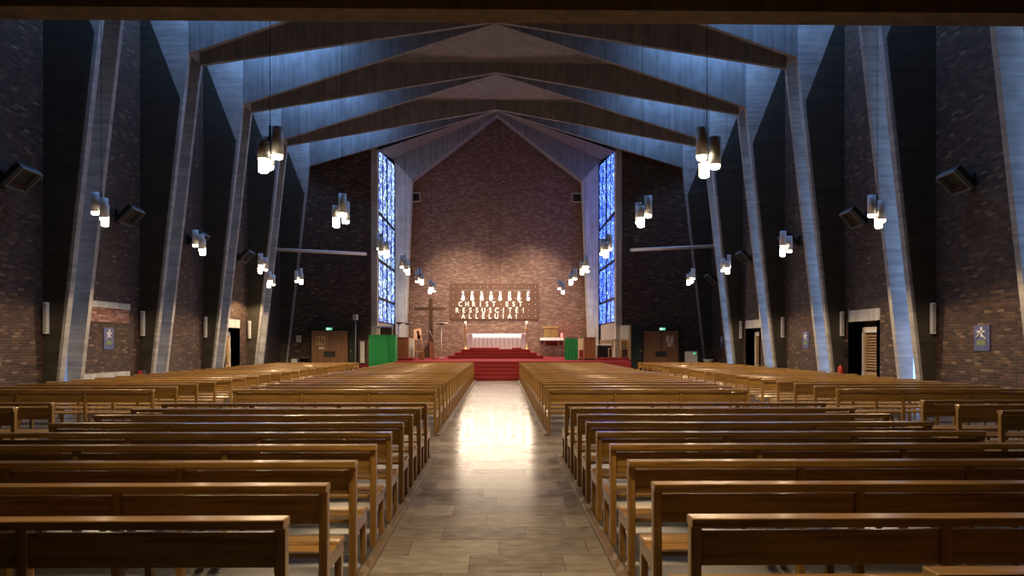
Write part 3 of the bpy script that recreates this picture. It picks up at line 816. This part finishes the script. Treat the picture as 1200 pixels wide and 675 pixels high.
# easel with picture
DE = 39.0
r = empty('easel', (X(490.5, DE), DE, PZ + .012), 'pale wooden easel standing on the platform left of the cross', 'easel')
h = Z(384.5, DE) - PZ
for a, b in (((-.2, 0, 0), (-.06, .08, h)), ((.3, 0, 0), (.06, .08, h)), ((.02, .45, 0), (0, .1, h))):
    MB().tube(a, b, .022, 6).build('leg', PALEW, r)
MB().box(-.26, .22, -.05, .04, .4, .45, .004).build('tray', PALEW, r)
x0, x1 = X(485.2, DE), X(494, DE)
r2 = empty('icon_picture', ((x0 + x1) / 2, DE - .06, Z(398.3, DE)), 'peach coloured picture with dark figure resting on the easel', 'picture')
w, h = (x1 - x0) / 2, Z(386, DE) - Z(398.3, DE)
MB().box(-w, w, -.02, 0, 0, h, .003).build('canvas', PEACH, r2)
m = MB(); m.lathe([(0, 0), (.07, .05), (.05, .1), (0, .13)], 10, (.02, -.015, h * .68)); m.box(-.02, .1, -.024, -.02, h * .1, h * .68); m.box(.02, .16, -.024, -.02, h * .05, h * .45)
m.build('painted_figure', DARKW, r2)
tag(MB().box(X(491.8, 38.6), X(497, 38.6), 38.5, 38.7, PZ, PZ + .42, .01).build('wooden_stool', MIDW), 'small brown wooden box at the foot of the easel', 'box')
# microphone on a stand in front of the cross
r = empty('microphone_stand', (X(508, 41), 41.0, PZ), 'thin microphone stand in front of the wooden cross', 'microphone stand')
m = MB(); m.lathe([(0, 0), (.13, 0), (.13, .02), (.015, .03), (0, .03)], 12); m.build('base', BLACK, r)
m = MB(); m.tube((0, 0, .02), (0, 0, 1.2), .012, 6); m.build('pole', BLACK, r)
m = MB(); m.tube((.12, -.1, .95), (-.18, .1, 1.42), .011, 6); m.tube((-.18, .1, 1.42), (-.22, .12, 1.5), .026, 8); m.build('boom', WHITE, r)

# big green draped block and lectern top behind
DG = 36.4
x0, x1 = X(432.3, DG), X(463, DG); zt = Z(392.4, DG)
r = empty('draped_console', ((x0 + x1) / 2, DG, 0), 'wide console hidden by bright green cloth at the left end of the pews', 'console')
w = (x1 - x0) / 2
MB().box(-w + .06, w - .06, .06, .8, 0, zt - .03, .01).build('body', DARKW, r)
m = MB(); N = 90; rows = []
for k in range(9):
    z = zt * (1 - k / 8) + .01; fr = k / 8
    rr = []
    for i in range(N + 1):
        t = i / N; x = -w + 2 * w * t
        fold = .05 * fr * math.sin(t * 9 + 1) + .07 * math.exp(-((t - (.62 + .16 * fr)) / .05) ** 2) * min(1, fr * 2) + .04 * math.exp(-((t - (.66 + .22 * fr)) / .03) ** 2)
        rr.append(m.bm.verts.new((x, -fold - .01, z + (.03 * math.sin(t * PI) * -1 if k == 0 else 0))))
    rows.append(rr)
for a, b in zip(rows, rows[1:]):
    for i in range(N): f = m.bm.faces.new([a[i], a[i + 1], b[i + 1], b[i]]); f.smooth = True
m.box(-w, w, 0, .82, zt - .025, zt + .005, .008); m.box(-w, -w + .015, 0, .82, .02, zt); m.box(w - .015, w, 0, .82, .02, zt)
tag(m.build('green_cloth', CLOTH_G, None, r.location), 'bright green cloth with a diagonal fold draped over the wide console', 'cloth')
DL = 37.6
x0, x1 = X(445, DL), X(459.3, DL)
r = empty('reading_desk', ((x0 + x1) / 2, DL, 0), 'dark wooden reading desk rising behind the green draped console', 'reading desk')
w = (x1 - x0) / 2; z1 = Z(382.2, DL)
MB().box(-w, w, 0, .4, 0, z1 - .1, .01).build('body', DARKW, r)
m = MB(); m.hull8([(-w - .12, -.08, z1 - .1), (w + .02, -.08, z1 - .1), (w + .02, .45, z1 - .02), (-w - .12, .45, z1 - .02)], [(-w - .12, -.08, z1 - .06), (w + .02, -.08, z1 - .06), (w + .02, .45, z1 + .02), (-w - .12, .45, z1 + .02)]); m.build('sloping_top', DARKW, r)
x0, x1 = X(441, 38.4), X(445, 38.4)
r = tag(MB().box(x0, x1, 38.3, 38.5, 0, Z(384, 38.4), .01).build('white_pillar_board', WHITE), 'narrow white board standing left of the dark reading desk', 'board')
# white pedestal with shelf top at the left
DP = 38.6
x0, x1 = X(420, DP), X(431, DP)
r = empty('pedestal_table', ((x0 + x1) / 2, DP, 0), 'narrow table with white upright panel beside the left double door', 'table')
w = (x1 - x0) / 2; zt = Z(398, DP)
MB().box(-w, w, -.05, .35, zt - .07, zt, .008).build('table_top', DARKW, r)
MB().box(-w * .6, w * .32, 0, .05, .7, zt - .07, .006).build('front_panel', WHITE, r)
for a in (-w + .04, w - .04):
    MB().box(a - .03, a + .03, .0, .3, .0, zt - .07, .004).build('leg', DARKW, r)
MB().box(-w, w, -.02, .3, .4, .62, .01).build('lower_shelf', CARPET, r)
# white loudspeaker on a pole
DS = 39.6
r = empty('speaker_stand', (X(416.6, DS), DS, 0), 'thin grey pole with a small white loudspeaker left of the green console', 'loudspeaker')
zc = Z(372, DS)
m = MB(); m.tube((0, 0, 0), (0, 0, zc - .1), .022, 8); m.lathe([(0, 0), (.2, 0), (.2, .02), (0, .03)], 14); m.build('pole', GREYM, r)
sp = MB().box(-.11, .11, -.12, .1, zc - .14, zc + .14, .015).build('cabinet', WHITE, r)
MB().lathe([(0, 0), (.06, .0), (.075, .012)], 14).build('cone', GREYM, sp).matrix_local = Matrix.Translation((0, -.121, zc)) @ Matrix.Rotation(PI / 2, 4, 'X')
# white storage box and dark bench left of the door
DB = 39.9
tag(MB().box(X(341, DB), X(348, DB), DB, DB + .4, 0, Z(420.5, DB), .02).build('white_box', WHITE), 'white box on the floor left of the left double door', 'box')
r = empty('dark_bench', (X(358, 40), 40.0, 0), 'low dark wooden bench against the brick left of the double door', 'bench')
MB().box(-.32, .32, -.2, .25, .9, 1.0, .01).build('top', DARKW, r)
for a in (-.28, .28): MB().box(a - .03, a + .03, -.18, .22, 0, .9, .005).build('leg', DARKW, r)

# ------------------------------------------------------------------ chancel furniture, right
# tabernacle on its shelf
xs0, xs1 = X(633, 47.0), X(660.5, 47.0)
r = empty('wall_shelf', ((xs0 + xs1) / 2, BACK, Z(399, 47)), 'thick white stone shelf on the chancel wall right of the altar', 'shelf')
w = (xs1 - xs0) / 2
MB().box(-w, w, -.6, 0, 0, .17, .008).build('slab', WHITE, r)
for a in (-w * .6, w * .6): MB().prism([(-.05, 0), (-.45, 0), (-.05, -.35)], 'x', a - .04, a + .04).build('bracket', CONC_P, r)
zt = Z(399, 47) + .17
x0, x1 = X(636.3, 47.1), X(654.8, 47.1)
r = empty('tabernacle', ((x0 + x1) / 2, 47.15, zt), 'brass tabernacle box with pale gold top on the stone shelf', 'tabernacle')
w = (x1 - x0) / 2; h = Z(382.8, 47.1) - zt
MB().box(-w + .03, w - .03, -.1, .3, 0, h - .1, .01).build('body', brick_mat('tabernacle_mosaic', [(0, (.18, .11, .05)), (.5, (.3, .19, .09)), (1, (.42, .29, .15))], (.1, .06, .03), .4, .12, .06), r)
MB().box(-w, w, -.14, .32, h - .1, h, .01).build('top', BRASS, r)
m = MB(); m.box(-w + .08, -.02, -.12, -.1, .06, h - .16); m.box(.02, w - .08, -.12, -.1, .06, h - .16); m.build('door', BRASS, r)
r = empty('sanctuary_lamp', (X(658.2, 46.95), 46.95, zt), 'small lit red sanctuary lamp at the right end of the stone shelf', 'lamp')
MB().lathe([(0, 0), (.07, 0), (.08, .03), (.05, .05), (0, .05)], 14).build('base', BRASS, r)
MB().lathe([(.05, .05), (.07, .1), (.07, .25), (.06, .28), (0, .28)], 14).build('glass', FLAMER, r)
light('sanctuary_light', 'POINT', (X(658.2, 46.95) + .25, 46.85, zt + .4), 9, (1, .12, .12), shadow_soft_size=.05)
# green ambo
DG = 38.0
x0, x1 = X(661.5, DG), X(677.2, DG)
r = empty('ambo', ((x0 + x1) / 2, DG, PZ), 'small ambo with sloping brown top on the right of the platform', 'ambo')
w = (x1 - x0) / 2; zt = Z(397, DG) - PZ
MB().box(-w + .08, w - .08, .05, .5, 0, zt - .02, .01).build('body', MIDW, r)
m = MB(); m.hull8([(-w * .62, .05, zt), (w * .55, .05, zt), (w * .55, .5, zt + .04), (-w * .62, .5, zt + .04)], [(-w * .62, .05, zt + .05), (w * .55, .05, zt + .05), (w * .55, .5, zt + .14), (-w * .62, .5, zt + .14)]); m.build('book_rest', DARKW, r)
m = MB(); N = 50; rows = []
for k in range(7):
    fr = k / 6; z = zt * (1 - fr) + .02
    rows.append([m.bm.verts.new((-w + 2 * w * i / N + (.03 if k < 1 else 0) * (1 - 2 * i / N), -.02 - .02 * fr * (1 + math.sin(i * .55 + .4)), z)) for i in range(N + 1)])
for a, b in zip(rows, rows[1:]):
    for i in range(N): f = m.bm.faces.new([a[i], a[i + 1], b[i + 1], b[i]]); f.smooth = True
m.box(-w + .02, w - .02, -.02, .52, zt - .015, zt + .004)
tag(m.build('green_cloth', CLOTH_G, None, r.location), 'green cloth hanging over the front of the small ambo', 'cloth')
# electric organ
DO = 39.2
x0, x1 = X(701, DO), X(717, DO)
r = empty('organ', ((x0 + x1) / 2, DO, PZ), 'black electric organ with wooden music rest under the right window', 'organ')
w = (x1 - x0) / 2; z0 = Z(404.6, DO) - PZ
MB().box(-w, w, .0, .6, .1, z0, .01).build('body', BLACK, r)
MB().box(-w, w, -.12, .3, z0 - .02, z0 + .07, .006).build('keyboard', WHITE, r)
MB().box(-w + .12, w + .06, .3, .34, z0 + .1, z0 + .27, .006).build('music_rest', PALEW, r)
for a in (-w + .05, w - .05): MB().box(a - .04, a + .04, .05, .5, 0, .12).build('foot', BLACK, r)
def wood_chair(px, D, label, rz=0, s=1.0):
    r = empty('wooden_chair', (X(px, D), D, PZ + .13), label, 'chair', 'wooden chairs by the organ', rz)
    for a in (-.2, .2):
        MB().box(a - .02, a + .02, -.22, -.18, 0, .9, .004).build('leg', PALEW, r)
        MB().box(a - .02, a + .02, .18, .22, 0, .44, .004).build('leg', PALEW, r)
    MB().box(-.23, .23, -.22, .24, .44, .47, .006).build('seat', PALEW, r)
    m = MB()
    for a in (-.13, 0, .13): m.box(a - .025, a + .025, -.21, -.19, .5, .86)
    m.box(-.2, .2, -.215, -.185, .84, .92, .004); m.build('backrest', PALEW, r)
wood_chair(719.5, 38.2, 'wooden chair beside the black organ, left of the pair', .3)
wood_chair(731.5, 38.4, 'wooden chair under the white cabinet, right of the pair', -.2)
# white cabinet on a post at the corner of the right wing wall
DW = 39.3
x0, x1 = X(727.8, DW), X(737.3, DW)
r = empty('noticeboard_stand', ((x0 + x1) / 2, DW, PZ), 'tall white panel on a pale post beside the right double door', 'panel')
w = (x1 - x0) / 2
MB().box(-w, w, .05, .1, Z(398.7, DW) - PZ, Z(381.2, DW) - PZ, .006).build('panel', WHITE, r)
MB().box(w, w + .09, .03, .12, 0, Z(380.6, DW) - PZ, .006).build('post', PALEW, r)
MB().box(-w, -w + .05, .05, .1, 0, Z(398.7, DW) - PZ).build('post', PALEW, r)
# white machine and small table right of the door
DM = 39.4
x0, x1 = X(804.5, DM), X(817.5, DM)
r = empty('white_appliance', ((x0 + x1) / 2, DM, 0), 'white box appliance with green light right of the right double door', 'appliance')
w = (x1 - x0) / 2; zt = Z(412, DM)
MB().box(-w, w, 0, .4, .05, zt, .015).build('body', WHITE, r)
MB().box(w * .2, w * .6, -.012, 0, zt - .16, zt - .06, .003).build('indicator', GREENLED, r)
MB().box(-w + .04, w - .04, .02, .38, 0, .05).build('plinth', BLACK, r)
x0, x1 = X(819, DM), X(838.5, DM)
r = empty('side_table', ((x0 + x1) / 2, DM, 0), 'dark side table at the far right corner by the wing wall', 'table')
w = (x1 - x0) / 2; zt = Z(416.4, DM)
MB().box(-w, w, 0, .5, zt - .05, zt, .006).build('table_top', DARKW, r)
for a in (-w + .04, w - .04):
    for b in (.04, .46): MB().box(a - .025, a + .025, b - .025, b + .025, 0, zt - .05).build('leg', DARKW, r)
r = empty('white_bowl', (X(829.7, 38.9), 38.9, 0), 'white rounded basin below the side table in the right corner', 'basin')
MB().lathe([(0, .0), (.2, 0), (.06, .06), (.05, .62), (.1, .7), (.26, .85), (.27, .88), (.25, .88), (.1, .76), (0, .74)], 20).build('bowl', WHITE, r)
# fire extinguisher by the second right column, dark fittings
DX = 24.45
r = empty('fire_extinguisher', (WX - .22, DX, .45), 'red fire extinguisher on the right wall beside the louvred door', 'fire extinguisher')
MB().lathe([(0, 0), (.085, 0), (.09, .02), (.09, .42), (.05, .5), (.025, .53), (0, .53)], 16).build('cylinder', REDP, r)
m = MB(); m.tube((0, 0, .5), (0, 0, .6), .025, 8); m.tube((0, 0, .6), (-.1, -.02, .66), .012, 6); m.tube((0, 0, .58), (-.1, -.02, .57), .012, 6); m.build('valve', BLACK, r)
m = MB(); m.tube((.03, 0, .58), (.1, -.08, .45), .014, 6); m.tube((.1, -.08, .45), (.1, -.08, .12), .014, 6); m.build('hose', BLACK, r)
MB().box(.09, .22, -.05, .05, .2, .3).build('bracket', BLACK, r)
r = empty('wall_telephone_box', (WX - .08, 24.45, 1.25), 'small dark box on the wall above the fire extinguisher', 'wall box')
MB().box(-.04, .08, -.09, .09, 0, .3, .01).build('case', BLACK, r)
r = empty('fire_hose_reel', (-WX + .2, 24.35, .62), 'dark red hose reel low on the left wall beside the second column', 'hose reel')
m = MB(); m.tube((-.07, 0, 0), (.07, 0, 0), .2, 20); m.build('drum', REDP, r)
m = MB(); m.tube((.07, 0, 0), (.09, 0, 0), .22, 20); m.tube((-.2, 0, 0), (-.05, 0, 0), .03, 8); m.build('flange', BLACK, r)

# unseen spots added under the roof to brighten the chancel wall and steps
for x in (-2.8, 2.8):
    o = light('added_chancel_spot', 'SPOT', (x, 42.2, 12.2), 7200, (1.0, .80, .58), spot_size=math.radians(58), spot_blend=.8, shadow_soft_size=.15)
    o.rotation_euler = (Vector((x * .7, 46.9, 1.2)) - o.location).to_track_quat('-Z', 'Y').to_euler()
o = light('added_steps_spot', 'SPOT', (0, 37.4, 13.0), 3600, (1.0, .80, .64), spot_size=math.radians(42), spot_blend=.7, shadow_soft_size=.15)
# unseen lamps added under the gallery to brighten near pews and aisle
for x, lab in ((-3.0, 'added unseen round lamp under the gallery, left'), (0.1, 'added unseen round lamp under the gallery over the aisle'), (3.0, 'added unseen round lamp under the gallery, right')):
    r = empty('added_soffit_lamp', (x, 4.3, 4.95), lab, 'lamp', 'added unseen lamps under the gallery')
    MB().lathe([(0, 0), (.2, 0), (.2, -.06), (.17, -.06)], 20).build('added_lamp_housing', STEEL, r)
    MB().lathe([(.17, -.05), (0, -.05)], 20).build('added_lamp_diffuser', WHITE, r)
    light('added_soffit_light', 'SPOT', (x, 4.3, 4.86), 720 if x == .1 else 120, WARM, spot_size=math.radians(80 if x == .1 else 150), spot_blend=.4, shadow_soft_size=.15)
# a faint even blue fill from the world background
# ------------------------------------------------------------------ world, camera, view
w = bpy.data.worlds.new('World'); S.world = w; w.use_nodes = True
w.node_tree.nodes['Background'].inputs[0].default_value = (.25, .45, 1, 1); w.node_tree.nodes['Background'].inputs[1].default_value = .006
cam = bpy.data.cameras.new('Camera'); co = bpy.data.objects.new('Camera', cam); COL.objects.link(co)
cam.sensor_width = 36; cam.lens = F_PX / 1200 * 36; cam.shift_y = (HZ - 337.5) / 1200
co.location = (CX, 0, EYE); co.rotation_euler = (PI / 2, 0, -YAW); cam.clip_end = 200
S.camera = co
S.view_settings.view_transform = 'Standard'; S.view_settings.look = 'None'; S.view_settings.gamma = 1; S.view_settings.exposure = 0.0
S.view_settings.use_curve_mapping = False
S.cycles.use_denoising = True; S.cycles.use_light_tree = True
S.cycles.sample_clamp_indirect = 6; S.cycles.max_bounces = 8; S.cycles.diffuse_bounces = 3
